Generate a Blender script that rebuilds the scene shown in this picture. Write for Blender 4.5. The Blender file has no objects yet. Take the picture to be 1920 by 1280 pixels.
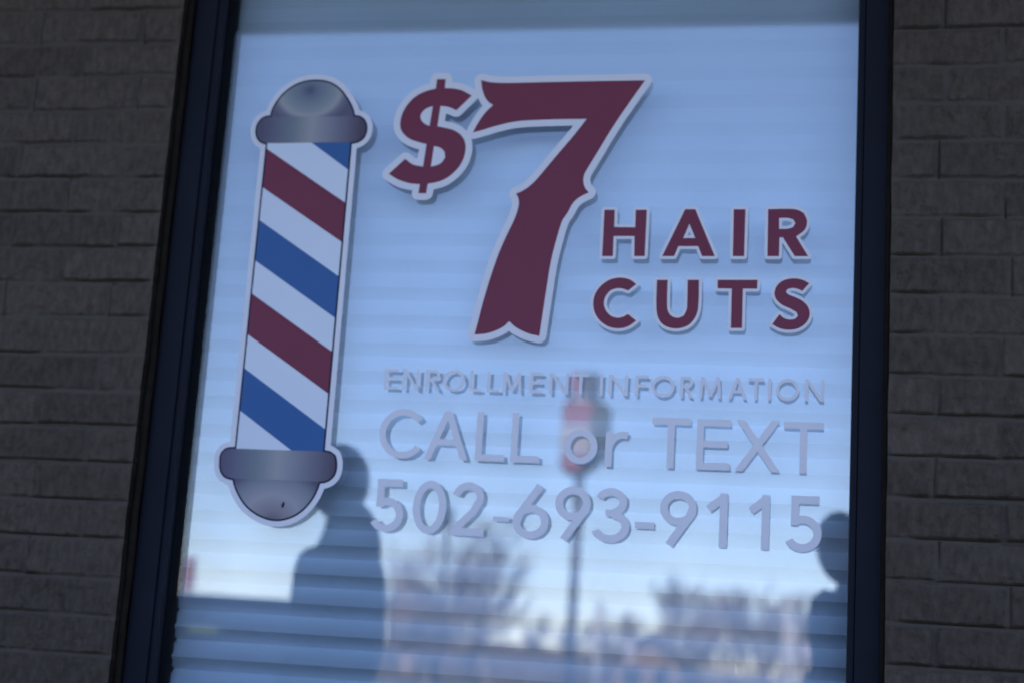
import bpy, bmesh, math, random
import numpy as np
from mathutils import Vector, Matrix
from mathutils.geometry import delaunay_2d_cdt
R_ = math.radians
scene = bpy.context.scene
col = scene.collection
rng = random.Random(7)

# ------------------------------------------------------------ camera (a 55 mm lens looking up and to the left)
FPX = 2945.3
CAM = Vector((0.55, -2.708, 1.10))
ROT = Matrix(((0.9793434, -0.0218304, 0.20102225),
              (0.19216896, -0.20881545, -0.95888852),
              (0.06290947, 0.97771138, -0.20030691)))
def at(px, py, Y=0.0):
    """where the sight line through a spot of the photograph meets the vertical plane y = Y"""
    d = ROT @ Vector((px - 960, -(py - 640), -FPX))
    t = (Y - CAM.y) / d.y
    return CAM + d * t

cam = bpy.data.objects.new('camera', bpy.data.cameras.new('camera'))
col.objects.link(cam)
cam.matrix_world = Matrix.Translation(CAM) @ ROT.to_4x4()
cam.data.sensor_width = 36
cam.data.lens = FPX / 1920 * 36
cam.data.clip_start = 0.05
cam.data.clip_end = 2000
cam.data.dof.use_dof = True
cam.data.dof.focus_distance = 2.46
cam.data.dof.aperture_fstop = 2.5
scene.camera = cam

# ------------------------------------------------------------ helpers
def tag(o, label=None, cat=None, group=None, kind=None):
    if label: o['label'] = label
    if cat: o['category'] = cat
    if group: o['group'] = group
    if kind: o['kind'] = kind
    return o
def empty(name, loc, rz=0):
    o = bpy.data.objects.new(name, None); col.objects.link(o)
    o.location = loc; o.rotation_euler = (0, 0, rz); o.empty_display_size = 0.1
    return o
def link(name, me, mat=None, parent=None, smooth=False):
    o = bpy.data.objects.new(name, me); col.objects.link(o)
    if mat is not None:
        for m in (mat if isinstance(mat, (list, tuple)) else [mat]): me.materials.append(m)
    if smooth: me.polygons.foreach_set('use_smooth', [True] * len(me.polygons))
    if parent: o.parent = parent
    return o
class MB:
    def __init__(s): s.v = []; s.f = []; s.m = []
    def add(s, vs, fs, mi=0):
        n = len(s.v); s.v += [tuple(v) for v in vs]
        s.f += [tuple(i + n for i in f) for f in fs]; s.m += [mi] * len(fs)
        return s
    def box(s, a, b, mi=0):
        x0, y0, z0 = a; x1, y1, z1 = b
        return s.add([(x0,y0,z0),(x1,y0,z0),(x1,y1,z0),(x0,y1,z0),(x0,y0,z1),(x1,y0,z1),(x1,y1,z1),(x0,y1,z1)],
                     [(0,3,2,1),(4,5,6,7),(0,1,5,4),(1,2,6,5),(2,3,7,6),(3,0,4,7)], mi)
    def tube(s, pts, rad, n=8, mi=0, cap=True):
        pts = [Vector(p) for p in pts]
        if not isinstance(rad, (list, tuple)): rad = [rad] * len(pts)
        rings = []
        for i, p in enumerate(pts):
            d = (pts[min(i+1, len(pts)-1)] - pts[max(i-1, 0)]).normalized()
            a = d.orthogonal().normalized() if i == 0 else (pa - d * pa.dot(d)).normalized()
            pa = a; b = d.cross(a)
            rings.append([p + (a * math.cos(2*math.pi*k/n) + b * math.sin(2*math.pi*k/n)) * rad[i] for k in range(n)])
        vs = [v for r in rings for v in r]; fs = []
        for i in range(len(pts)-1):
            for k in range(n):
                k2 = (k+1) % n
                fs.append((i*n+k, i*n+k2, (i+1)*n+k2, (i+1)*n+k))
        if cap: fs += [tuple(range(n))[::-1], tuple(range((len(pts)-1)*n, len(pts)*n))]
        return s.add(vs, fs, mi)
    def mesh(s, name):
        me = bpy.data.meshes.new(name); me.from_pydata(s.v, [], s.f)
        me.polygons.foreach_set('material_index', s.m); me.update()
        return me
    def build(s, name, mat=None, parent=None, smooth=False):
        return link(name, s.mesh(name), mat, parent, smooth)
def bevel(o, w, seg=2):
    m = o.modifiers.new('bevel', 'BEVEL'); m.width = w; m.segments = seg; m.limit_method = 'ANGLE'
    return o

# ------------------------------------------------------------ materials
def mat(name, c=(.5,.5,.5), rough=.6, spec=.5, metal=0.0):
    m = bpy.data.materials.new(name); m.use_nodes = True
    b = m.node_tree.nodes['Principled BSDF']
    b.inputs['Base Color'].default_value = (*c, 1); b.inputs['Roughness'].default_value = rough
    b.inputs['Specular IOR Level'].default_value = spec; b.inputs['Metallic'].default_value = metal
    return m
def noisy(name, c0, c1, scale=20, rough=.7, spec=.3, bump=0.0, bscale=60, detail=6, stretch=(1,1,1), metal=0.0):
    m = mat(name, c0, rough, spec, metal); nt = m.node_tree; N = nt.nodes; L = nt.links; b = N['Principled BSDF']
    tc = N.new('ShaderNodeTexCoord'); mp = N.new('ShaderNodeMapping'); mp.inputs['Scale'].default_value = stretch
    L.new(tc.outputs['Object'], mp.inputs['Vector'])
    n = N.new('ShaderNodeTexNoise'); n.inputs['Scale'].default_value = scale; n.inputs['Detail'].default_value = detail
    L.new(mp.outputs[0], n.inputs['Vector'])
    r = N.new('ShaderNodeValToRGB'); r.color_ramp.elements[0].color = (*c0, 1); r.color_ramp.elements[1].color = (*c1, 1)
    r.color_ramp.elements[0].position = .3; r.color_ramp.elements[1].position = .7
    L.new(n.outputs['Fac'], r.inputs['Fac']); L.new(r.outputs['Color'], b.inputs['Base Color'])
    if bump:
        n2 = N.new('ShaderNodeTexNoise'); n2.inputs['Scale'].default_value = bscale; n2.inputs['Detail'].default_value = 8
        L.new(mp.outputs[0], n2.inputs['Vector'])
        bp = N.new('ShaderNodeBump'); bp.inputs['Strength'].default_value = 1; bp.inputs['Distance'].default_value = bump
        L.new(n2.outputs['Fac'], bp.inputs['Height']); L.new(bp.outputs[0], b.inputs['Normal'])
    return m
M = {}
M['white_vinyl'] = noisy('white_vinyl', (.86,.82,.87), (.89,.85,.90), 9, .45, .15)
M['stripe_white'] = noisy('stripe_white', (.80,.83,.92), (.83,.86,.94), 6, .45, .15)
M['red_vinyl'] = noisy('red_vinyl', (.238,.051,.086), (.258,.057,.094), 5, .5, .10)
M['blue_vinyl'] = noisy('blue_vinyl', (.050,.145,.36), (.058,.160,.38), 5, .5, .10)
M['ink_line'] = mat('ink_line', (.018,.024,.055), .5, .1)
M['frame'] = noisy('dark_frame_paint', (.011,.012,.020), (.014,.015,.026), 14, .55, .10, .0002, 300)
M['frame_in'] = mat('black_gasket', (.006,.007,.010), .7, .05)
M['caulk'] = noisy('brown_caulk', (.012,.009,.007), (.022,.016,.012), 40, .8, .1, .0015, 90)
M['asphalt'] = noisy('asphalt', (.045,.045,.047), (.065,.064,.062), 3, .9, .2, .004, 180)
M['concrete'] = noisy('concrete', (.26,.25,.23), (.34,.33,.31), 4, .9, .2, .002, 120)
M['grass'] = noisy('winter_grass', (.10,.095,.045), (.17,.15,.08), 1.5, .95, .1, .02, 40)
M['soffit'] = noisy('soffit_paint', (.40,.43,.42), (.44,.47,.46), 3, .8, .1)
M['trim_white'] = mat('trim_white', (.62,.60,.64), .6, .2)
M['fascia'] = noisy('fascia', (.10,.10,.11), (.13,.13,.14), 5, .7, .2)
M['room'] = mat('room_paint', (.03,.03,.032), .9, .1)
M['bark'] = noisy('winter_bark', (.27,.225,.20), (.37,.31,.275), 4, .9, .1)
M['coat'] = noisy('dark_coat', (.020,.026,.045), (.032,.040,.065), 30, .9, .1, .003, 25)
M['trousers'] = noisy('dark_trousers', (.025,.028,.04), (.04,.042,.055), 30, .9, .1, .003, 25)
M['skin'] = noisy('skin', (.30,.17,.12), (.36,.21,.15), 20, .55, .3)
M['lips'] = mat('lips', (.30,.12,.10), .5, .3)
M['hair'] = noisy('dark_hair', (.012,.010,.010), (.03,.022,.018), 90, .6, .3, .003, 200, stretch=(1,1,.2))
M['car_paint'] = noisy('dark_blue_car_paint', (.012,.020,.05), (.014,.024,.058), 3, .45, .35)
M['car_glass'] = mat('dark_car_glass', (.012,.014,.018), .12, .5)
M['tyre'] = mat('tyre_rubber', (.02,.02,.02), .85, .2)
M['chrome'] = mat('rim_alloy', (.5,.5,.52), .35, .5, 1)
M['lamp_glass'] = mat('headlamp_glass', (.7,.7,.68), .15, .6)
M['plate'] = mat('yellow_green_sticker', (.15,.20,.11), .6, .2)
M['steel'] = noisy('painted_steel_pole', (.10,.095,.10), (.14,.13,.135), 8, .6, .3)
M['pale_pole'] = noisy('pale_pole_paint', (.48,.46,.43), (.58,.55,.51), 5, .6, .2)
M['sign_red'] = noisy('sign_red', (.40,.15,.18), (.45,.18,.21), 3, .5, .3)
M['sign_white'] = mat('sign_white', (.55,.50,.50), .5, .3)
M['sign_back'] = noisy('sign_cabinet_grey_green', (.11,.13,.11), (.15,.165,.14), 4, .6, .2)
M['orange'] = noisy('orange_brick_house', (.36,.25,.18), (.42,.30,.22), 5, .8, .2)
M['roofing'] = noisy('grey_roofing', (.10,.095,.10), (.15,.14,.14), 8, .9, .1)
M['camera_black'] = mat('camera_black', (.015,.015,.016), .5, .3)

def metal_print(name, seed_x, cx, cz, rx, rz, dome):
    """printed brushed-steel artwork of the pole's caps: bands of lighter and darker ink"""
    m = mat(name, (.2,.22,.3), .45, .15); nt = m.node_tree; N = nt.nodes; L = nt.links; b = N['Principled BSDF']
    g = N.new('ShaderNodeNewGeometry'); s = N.new('ShaderNodeSeparateXYZ'); L.new(g.outputs['Position'], s.inputs[0])
    def lin(sock, c, r):
        a = N.new('ShaderNodeMath'); a.operation = 'SUBTRACT'; L.new(sock, a.inputs[0]); a.inputs[1].default_value = c
        d = N.new('ShaderNodeMath'); d.operation = 'DIVIDE'; L.new(a.outputs[0], d.inputs[0]); d.inputs[1].default_value = r
        return d.outputs[0]
    u = lin(s.outputs['X'], cx, rx); v = lin(s.outputs['Z'], cz, rz)
    r = N.new('ShaderNodeValToRGB'); e = r.color_ramp.elements
    if dome:
        c = N.new('ShaderNodeCombineXYZ'); L.new(u, c.inputs[0]); L.new(v, c.inputs[1])
        ln = N.new('ShaderNodeVectorMath'); ln.operation = 'LENGTH'; L.new(c.outputs[0], ln.inputs[0])
        L.new(ln.outputs['Value'], r.inputs['Fac'])
        stops = dome
    else:
        a = N.new('ShaderNodeMath'); a.operation = 'MULTIPLY_ADD'; L.new(u, a.inputs[0]); a.inputs[1].default_value = .5; a.inputs[2].default_value = .5
        L.new(a.outputs[0], r.inputs['Fac'])
        stops = [(0,(0.134,0.115,0.173)),(.12,(0.171,0.161,0.235)),(.32,(0.232,0.265,0.296)),(.5,(0.415,0.391,0.408)),(.62,(0.329,0.322,0.367)),(.8,(0.207,0.196,0.255)),(1,(0.110,0.081,0.122))]
    e[0].position, e[0].color = stops[0][0], (*stops[0][1], 1)
    e[1].position, e[1].color = stops[-1][0], (*stops[-1][1], 1)
    for p, c in stops[1:-1]:
        k = r.color_ramp.elements.new(p); k.color = (*c, 1)
    L.new(r.outputs['Color'], b.inputs['Base Color'])
    return m

def glass(name, refl, tint, rough=0.0):
    m = bpy.data.materials.new(name); m.use_nodes = True; nt = m.node_tree; N = nt.nodes; L = nt.links
    N.remove(N['Principled BSDF'])
    t = N.new('ShaderNodeBsdfTransparent'); t.inputs[0].default_value = (*tint, 1)
    g = N.new('ShaderNodeBsdfGlossy'); g.inputs['Color'].default_value = (1, 1, 1, 1); g.inputs['Roughness'].default_value = rough
    lw = N.new('ShaderNodeLayerWeight'); lw.inputs['Blend'].default_value = .25
    mr = N.new('ShaderNodeMath'); mr.operation = 'MULTIPLY_ADD'; L.new(lw.outputs['Fresnel'], mr.inputs[0])
    mr.inputs[1].default_value = .5; mr.inputs[2].default_value = refl
    tcg = N.new('ShaderNodeTexCoord'); mpg = N.new('ShaderNodeMapping'); mpg.inputs['Scale'].default_value = (3, 1, 1.1); mpg.inputs['Rotation'].default_value = (0, .5, 0)
    L.new(tcg.outputs['Object'], mpg.inputs['Vector'])
    ng = N.new('ShaderNodeTexNoise'); ng.inputs['Scale'].default_value = 2.2; ng.inputs['Detail'].default_value = 7; L.new(mpg.outputs[0], ng.inputs['Vector'])
    sg = N.new('ShaderNodeMapRange'); sg.inputs['From Min'].default_value = .3; sg.inputs['From Max'].default_value = .7; sg.inputs['To Min'].default_value = .90; sg.inputs['To Max'].default_value = 1.08; L.new(ng.outputs['Fac'], sg.inputs['Value'])
    mg = N.new('ShaderNodeMath'); mg.operation = 'MULTIPLY'; L.new(mr.outputs[0], mg.inputs[0]); L.new(sg.outputs[0], mg.inputs[1])   # wiping smears
    mx = N.new('ShaderNodeMixShader'); L.new(mg.outputs[0], mx.inputs[0]); L.new(t.outputs[0], mx.inputs[1]); L.new(g.outputs[0], mx.inputs[2])
    L.new(mx.outputs[0], N['Material Output'].inputs['Surface'])
    return m
M['outer_glass'] = glass('outer_glass', .05, (.97,.985,1.0))
M['inner_glass'] = glass('inner_coated_glass', .17, (.88,.96,1.0))

# ------------------------------------------------------------ daylight
SUN_EL = 38
w = bpy.data.worlds.new('World'); scene.world = w; w.use_nodes = True
nt = w.node_tree; bg = nt.nodes['Background']
sky = nt.nodes.new('ShaderNodeTexSky'); sky.sky_type = 'NISHITA'; sky.sun_disc = False
sky.sun_elevation = R_(SUN_EL); sky.sun_rotation = R_(-20); sky.ozone_density = 4.0; sky.air_density = 0.88; sky.dust_density = 0.0; sky.altitude = 600
nt.links.new(sky.outputs[0], bg.inputs['Color']); bg.inputs['Strength'].default_value = 0.15
sl = bpy.data.objects.new('sun', bpy.data.lights.new('sun', 'SUN')); col.objects.link(sl)
sl.data.energy = 3.0; sl.data.angle = R_(.5); sl.data.color = (1, .95, .88)
d = Vector((-math.sin(R_(-20)) * math.cos(R_(SUN_EL)), -math.cos(R_(-20)) * math.cos(R_(SUN_EL)), -math.sin(R_(SUN_EL))))
sl.rotation_euler = d.to_track_quat('-Z', 'Y').to_euler()
scene.view_settings.view_transform = 'Standard'; scene.view_settings.look = 'None'
scene.view_settings.exposure = 1.25
scene.view_settings.use_white_balance = True
scene.view_settings.white_balance_temperature = 6900
scene.view_settings.white_balance_tint = 21; scene.view_settings.gamma = 1
scene.cycles.max_bounces = 10; scene.cycles.transparent_max_bounces = 16; scene.cycles.glossy_bounces = 6
scene.cycles.use_denoising = True; scene.cycles.caustics_reflective = False

# ------------------------------------------------------------ ground
BY, FY = -0.075, -0.040          # brick face, frame face (glass at y = 0)
g = MB(); g.add([(-900,-900,-.13),(900,-900,-.13),(900,900,-.13),(-900,900,-.13)], [(0,1,2,3)])
tag(g.build('ground', M['grass']), kind='structure')
g = MB(); g.add([(-60,-48,-.126),(60,-48,-.126),(60,-2.2,-.126),(-60,-2.2,-.126)], [(0,1,2,3)])
tag(g.build('car_park', M['asphalt']), kind='structure')
g = MB(); g.box((-30,-3.9,-.12),(30,BY + .01,0)); tag(bevel(g.build('pavement', M['concrete']), .012), kind='structure')
g = MB()
for k in range(-9, 10): g.box((k*2.7-.05,-9.2,-.122),(k*2.7+.05,-4.2,-.118))
tag(g.build('parking_bay_lines', M['sign_white']), kind='structure')

# ------------------------------------------------------------ wall of real relief bricks
WX0 = at(345, 0, BY).x; WX1 = at(1668, 600, BY).x       # the opening
WZ0, WZ1 = 0.62, 2.62
HC = 0.0677; ZJ = 1.118 + CAM.z                         # one bed joint's height, courses of 67.7 mm
def vnoise(x, z, s, seed):
    r = np.random.RandomState(seed); T = r.rand(256, 256)
    X = x * s + 1000; Z = z * s + 1000
    xi = np.floor(X).astype(int); zi = np.floor(Z).astype(int); fx = X - xi; fz = Z - zi
    fx = fx*fx*(3-2*fx); fz = fz*fz*(3-2*fz)
    a = T[xi % 256, zi % 256]; b = T[(xi+1) % 256, zi % 256]; c = T[xi % 256, (zi+1) % 256]; d = T[(xi+1) % 256, (zi+1) % 256]
    return (a*(1-fx)+b*fx)*(1-fz)+(c*(1-fx)+d*fx)*fz - .5
def fbm(x, z, s, seed, n=4):
    return sum(vnoise(x, z, s * 2**i, seed + i) * .5**i for i in range(n))
def sst(a, b, t):
    t = np.clip((t - a) / (b - a), 0, 1); return t*t*(3-2*t)
def brick_relief(x, z):
    side = np.where(x > -0.0, 1, -1)
    wz = z + .0026 * vnoise(x, z, 9, 3) + .0045 * vnoise(x, z, 3.1, 4) + .0012 * vnoise(x, z, 40, 5)
    row = np.floor((wz - ZJ) / HC); v = (wz - ZJ) / HC - row           # v = 0 just above a joint
    hr = np.random.RandomState(5).rand(512)
    off = np.where(row % 2 == 0, .0, .1067) + (hr[(row.astype(int)) % 512] - .5) * .018
    ph = np.where(side > 0, WX1 + .078, WX0 - .085)
    u = (x - ph + off + .0016 * vnoise(x, z, 30, 8)) / .2133
    bi = np.floor(u); u = u - bi
    rr = np.random.RandomState(11).rand(4096, 6)
    k = ((row * 71 + bi * 13 + side * 7).astype(int)) % 4096
    du = np.minimum(u, 1-u) * .2133                       # metres to the nearest head joint
    db = v * HC; dt = (1-v) * HC                          # to the bed joint below, above
    jw = .0040 + .0020 * rr[k, 0]
    brick = sst(jw-.0024, jw+.0018, du + .0014 * vnoise(x, z, 70, 21)) * sst(jw-.0026, jw+.0014, db + .0013 * vnoise(x, z, 60, 22)) * sst(jw-.003, jw+.003, dt)
    smear = sst(-.12, .22, fbm(x, z, 7, 31, 3))           # mortar and paint smeared flush here and there
    depth = .0012 + .0038 * smear
    h = brick * (.0012 + .0030 * (rr[k, 1] - .3)) - (1 - brick) * depth
    h += (v - .5) * .0022 * (rr[k, 2] - .35) * 2 + (u - .5) * .0026 * (rr[k, 3] - .5)
    # a thin open crack along the lower arris of many bricks
    cr = sst(-.12, .16, fbm(x, z, 6.3, 41, 3))
    h -= .0080 * cr * np.exp(-((db - jw + .0012) / .0017) ** 2) * sst(.004, .012, du)
    h += .0036 * (.35 + cr) * np.exp(-((db - jw + .0058) / .0018) ** 2)
    hc = sst(-.06, .20, fbm(x, z, 8, 43, 2)); h -= .0050 * hc * np.exp(-((u * .2133 - jw) / .0016) ** 2)
    # rough split face
    f = fbm(x, z, 45, 51, 4)
    h += brick * (.0068 * f + .0030 * np.abs(vnoise(x + .3 * z, z, 150, 61)) + .0040 * fbm(x, z, 14, 55, 2)) + (1 - brick) * .0040 * f
    w = np.abs(fbm(x, z, 26, 71, 2)); msk = sst(.05, .3, vnoise(x, z, 12, 72))
    h -= brick * msk * .0042 * np.exp(-(w / .020) ** 2)
    return h, brick, rr[k, 4], np.maximum(cr * np.exp(-((db - jw + .0012) / .0015) ** 2), .8 * hc * np.exp(-((u * .2133 - jw) / .0014) ** 2))
def axis(lo, hi, parts):
    out = [np.arange(a, b - 1e-6, s) for a, b, s in parts]
    return np.concatenate(out + [[hi]])
XB0, XB1, ZB1 = -5.0, 5.6, 4.4
xs = axis(XB0, XB1, [(XB0, -2.6, .03), (-2.6, -1.45, .006), (-1.45, WX0, .0027)] + [(WX0, WX1, .1)] + [(WX1, 1.15, .0027), (1.15, 2.2, .006), (2.2, XB1, .03)])
xs = np.unique(np.round(np.append(xs, [WX0, WX1]), 5)); xs = xs[np.append(np.diff(xs) > 2e-4, True)]
zs = axis(0, ZB1, [(0, .45, .02), (.45, .95, .006), (.95, 2.45, .0025), (2.45, 2.75, .006), (2.75, ZB1, .03)])
zs = np.unique(np.round(np.append(zs, [WZ0, WZ1]), 5)); zs = zs[np.append(np.diff(zs) > 2e-4, True)]
X, Z = np.meshgrid(xs, zs); nx, nz = len(xs), len(zs)
fine = ((X > -1.45) & (X < 1.15) & (Z > .94) & (Z < 2.46))
Hh, BR, TN, CR = brick_relief(X, Z)
edge = np.minimum(np.abs(X - WX0) + 0, np.abs(X - WX1))
mid = (X > -2.6) & (X < 2.2) & (Z > .44) & (Z < 2.76)
Hh = np.where(fine, Hh, np.where(mid, Hh * .8, Hh * .3)); CR = np.where(mid, CR, 0)
Hh = Hh * (.15 + .85 * sst(.0, .02, edge))
Hh -= .002 * np.exp(-(edge / .004) ** 2)                         # arris worn at the opening
Xj = X + np.where((np.abs(X - WX0) < 1e-3) | (np.abs(X - WX1) < 1e-3), .0012 * fbm(X * 0, Z, 18, 90, 3), 0)
V = np.stack([Xj, BY - Hh, Z], -1).reshape(-1, 3)
i, j = np.meshgrid(np.arange(nx-1), np.arange(nz-1))
cx = (xs[:-1] + xs[1:]) / 2; cz = (zs[:-1] + zs[1:]) / 2
keep = ~((cx[i] > WX0) & (cx[i] < WX1) & (cz[j] > WZ0) & (cz[j] < WZ1))
i, j = i[keep], j[keep]; a = j * nx + i
Q = np.stack([a, a + 1, a + nx + 1, a + nx], -1)
# returns of the opening
iL = int(np.argmin(np.abs(xs - WX0))); iR = int(np.argmin(np.abs(xs - WX1)))
jz = np.where((zs >= WZ0 - 1e-6) & (zs <= WZ1 + 1e-6))[0]
nb = len(V); VL = V[jz * nx + iL].copy(); VR = V[jz * nx + iR].copy(); VL[:, 1] = .03; VR[:, 1] = .03
V = np.concatenate([V, VL, VR]); n = len(jz); k = np.arange(n - 1)
QL = np.stack([jz[:-1]*nx+iL, nb + k, nb + k + 1, jz[1:]*nx+iL], -1)[:, ::-1]
QR = np.stack([jz[:-1]*nx+iR, nb + n + k, nb + n + k + 1, jz[1:]*nx+iR], -1)
Q = np.concatenate([Q, QL, QR]).astype(np.int32)
me = bpy.data.meshes.new('brick_wall'); me.vertices.add(len(V)); me.vertices.foreach_set('co', V.ravel().astype(np.float32))
me.loops.add(Q.size); me.loops.foreach_set('vertex_index', Q.ravel()); me.polygons.add(len(Q))
me.polygons.foreach_set('loop_start', np.arange(0, Q.size, 4, dtype=np.int32)); me.polygons.foreach_set('loop_total', np.full(len(Q), 4, np.int32))
me.update(calc_edges=True); me.validate()
def attr(name, arr, extra):
    at_ = me.attributes.new(name, 'FLOAT', 'POINT'); at_.data.foreach_set('value', np.concatenate([arr.ravel(), np.full(2 * n, extra)]).astype(np.float32))
attr('brick', BR, .5); attr('tone', TN, .4); attr('crack', CR, .3)
mb = noisy('painted_brick', (.074,.055,.045), (.118,.089,.071), 90, .88, .12, .0030, 330, 10, (1, 1, .45))
nt = mb.node_tree; N = nt.nodes; L = nt.links; b = N['Principled BSDF']; src = b.inputs['Base Color'].links[0].from_socket
def at_node(nm): k_ = N.new('ShaderNodeAttribute'); k_.attribute_name = nm; return k_.outputs['Fac']
def math_(op, a_, b_, c_=None):
    k_ = N.new('ShaderNodeMath'); k_.operation = op
    for q, v_ in enumerate((a_, b_, c_)):
        if v_ is None: continue
        if isinstance(v_, (int, float)): k_.inputs[q].default_value = v_
        else: L.new(v_, k_.inputs[q])
    return k_.outputs[0]
tone = math_('MULTIPLY_ADD', at_node('tone'), .26, .85)
hs = N.new('ShaderNodeHueSaturation'); L.new(src, hs.inputs['Color']); L.new(tone, hs.inputs['Value'])
mx = N.new('ShaderNodeMix'); mx.data_type = 'RGBA'; L.new(at_node('brick'), mx.inputs['Factor']); mx.inputs['A'].default_value = (.105,.083,.069, 1)
L.new(hs.outputs[0], mx.inputs['B'])
mx2 = N.new('ShaderNodeMix'); mx2.data_type = 'RGBA'; L.new(math_('MULTIPLY', at_node('crack'), .92), mx2.inputs['Factor']); L.new(mx.outputs['Result'], mx2.inputs['A']); mx2.inputs['B'].default_value = (.030,.021,.012, 1)
L.new(mx2.outputs['Result'], b.inputs['Base Color'])
wall = link('brick_wall', me, mb, None, True)
tag(wall, 'dark grey brown painted brick wall around the shop window', 'wall')
# the rest of the shop, hidden from the pavement
s = MB()
s.box((XB0, -.02, 0), (XB0 + .2, 8, 4.4)); s.box((XB1 - .2, -.02, 0), (XB1, 8, 4.4)); s.box((XB0, 8.0, 0), (XB1, 8.2, 4.4))
s.box((XB0 - .1, .05, 4.41), (XB1 + .1, 8.3, 4.6))
s.box((XB0 + .21, -.02, 2.95), (XB1 - .21, 7.99, 3.05)); s.box((XB0 + .21, .1, .002), (XB1 - .21, 7.99, .03))
s.box((XB0 + .21, 1.6, .04), (XB1 - .21, 1.7, 2.94))
tag(s.build('shop_interior', M['room']), kind='structure')

# ------------------------------------------------------------ canopy over the pavement, seen only in the glass
LC = 1.50
ze = CAM.z + (at(1000, 48, 0.0).z - CAM.z) * ((LC + .045 - CAM.y) / (-CAM.y)) + .012
cn = empty('canopy', (0.3, -.1, ze)); tag(cn, 'flat canopy above the shop window with pale underside', 'canopy')
def local(o, par): o.parent = par; o.matrix_parent_inverse = Matrix.Translation(-par.location); return o
s = MB(); s.box((XB0, -LC, ze), (XB1, BY - .02, ze + .02)); local(s.build('soffit', M['soffit']), cn)
s = MB(); s.box((XB0 - .02, -LC - .06, ze - .0), (XB1 + .02, -LC - .003, ze + .45)); local(s.build('fascia', M['fascia']), cn)
s = MB(); s.box((XB0, -LC - .003, ze - .035), (XB1, -LC + .012, ze - .002)); local(s.build('drip_edge', M['trim_white']), cn)
s = MB(); s.box((XB0, -LC, ze + .40), (XB1, BY - .02, ze + .44)); local(s.build('roof', M['fascia']), cn)

# ------------------------------------------------------------ window
GX0 = at(344, 900, 0).x; GX1 = at(1600, 600, 0).x
FX0, FX1 = WX0 - .003 + .010, WX1 - .001
FI0 = at(372, 450, FY).x; FI1 = at(1602, 500, FY).x
win = empty('shop_window', ((GX0 + GX1) / 2, 0, WZ0)); tag(win, 'tall shop window with dark navy metal frame and mirror-like double glazing', 'window')
f = MB()
zt, zb = WZ1 - .004, WZ0 + .004
def stile(x0, x1, inner):
    # a hollow-section stile: flat face, small stepped ridge next to the glass
    sgn = 1 if inner > (x0 + x1) / 2 else -1
    if sgn > 0: f.box((x0, FY, zb), (inner - .012, .045, zt)); f.box((inner - .0118, FY + .006, zb), (inner, .045, zt))
    else: f.box((inner + .012, FY, zb), (x1, .045, zt)); f.box((inner, FY + .006, zb), (inner + .0118, .045, zt))
stile(FX0 + .003, FI0, FI0); stile(FI1, FX1, FI1)
f.box((FI0 + .0005, FY + .002, zb), (FI1 - .0005, .045, zb + .06)); f.box((FI0 + .0005, FY + .002, zt - .055), (FI1 - .0005, .045, zt))
local(bevel(f.build('frame', M['frame']), .0015), win)
f = MB()
f.box((GX0 - .02, -.012, zb + .061), (GX0, .03, zt - .056)); f.box((GX1, -.012, zb + .061), (GX1 + .02, .03, zt - .056))
gk = local(f.build('gasket', M['frame_in']), win)
f = MB(); f.tube([(WX0 + .005, FY - .010 + .002 * math.sin(k * 1.7), WZ0 + .004 + k * (WZ1 - WZ0 - .008) / 40) for k in range(41)], [.0078 + .001 * rng.random() for _ in range(41)], 8)
local(f.build('caulk_bead', M['caulk'], None, True), win)
f = MB(); f.tube([(WX1 - .001, FY - .002, WZ0 + .004 + k * (WZ1 - WZ0 - .008) / 40) for k in range(41)], [.006 + .0015 * rng.random() for _ in range(41)], 8)
local(f.build('caulk_bead', M['caulk'], None, True), win)
def pane(name, y, m, amp, seed):
    x = np.linspace(GX0 - .004, GX1 + .004, 90); z = np.linspace(zb + .05, zt - .05, 140)
    Xg, Zg = np.meshgrid(x, z); Y = y + amp * (vnoise(Xg, Zg, 7, seed) * .5 + vnoise(Xg, Zg, 2.6, seed + 1) * 1.6 + vnoise(Xg * .4, Zg, 14, seed + 2) * .18)
    V = np.stack([Xg, Y, Zg], -1).reshape(-1, 3); fs = [(j*90+i, j*90+i+1, (j+1)*90+i+1, (j+1)*90+i) for j in range(139) for i in range(89)]
    me = bpy.data.meshes.new(name); me.from_pydata(V.tolist(), [], fs)
    o = link(name, me, m, None, True); return local(o, win)
pane('outer_pane', 0.0, M['outer_glass'], .00003, 5)
pane('inner_pane', 0.0155, M['inner_glass'], .00009, 9)

# cellular shade behind the glass: zigzag cloth, open pleats below, stretched flatter above
BD = 0.075
per = (at(331, 1141.5, BD).z - at(331, 1253.5, BD).z) / 2; zv = at(331, 1141.5, BD).z
bx0 = at(327, 1250, BD).x; bx1 = GX1 + .03
prof = []
k = -12
while zv - k * per > WZ0: k += 1
zz = []
for q in range(k, -60, -1):
    z = zv - q * per
    amp = .040 * (1 - min(1, max(0, (z - 1.12) / .85)) * .86)
    if z > WZ1 - .03: break
    zz.append((z, BD)); zz.append((z + per * .42, BD - amp))
s = MB(); vs = []; xn = 40
for z, y in zz:
    for i_ in range(xn + 1):
        xe = bx0 - .013 * max(0, z - 1.05); x = xe + (bx1 - xe) * i_ / xn
        vs.append((x, y + .0008 * math.sin(x * 4 + z), z + .0010 * math.sin(x * 3.1 + z * 9) * (.5 + rng.random() * .1)))
fs = [(r*(xn+1)+i_, r*(xn+1)+i_+1, (r+1)*(xn+1)+i_+1, (r+1)*(xn+1)+i_) for r in range(len(zz)-1) for i_ in range(xn)]
s.add(vs, fs)
M['shade'] = noisy('shade_cloth', (.83,.89,.97), (.86,.91,.98), 160, .95, .05, .0004, 500)
sh = s.build('pleated_blind', M['shade']); tag(sh, 'pale pleated cellular blind with horizontal bands behind the window glass', 'blind')
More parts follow.
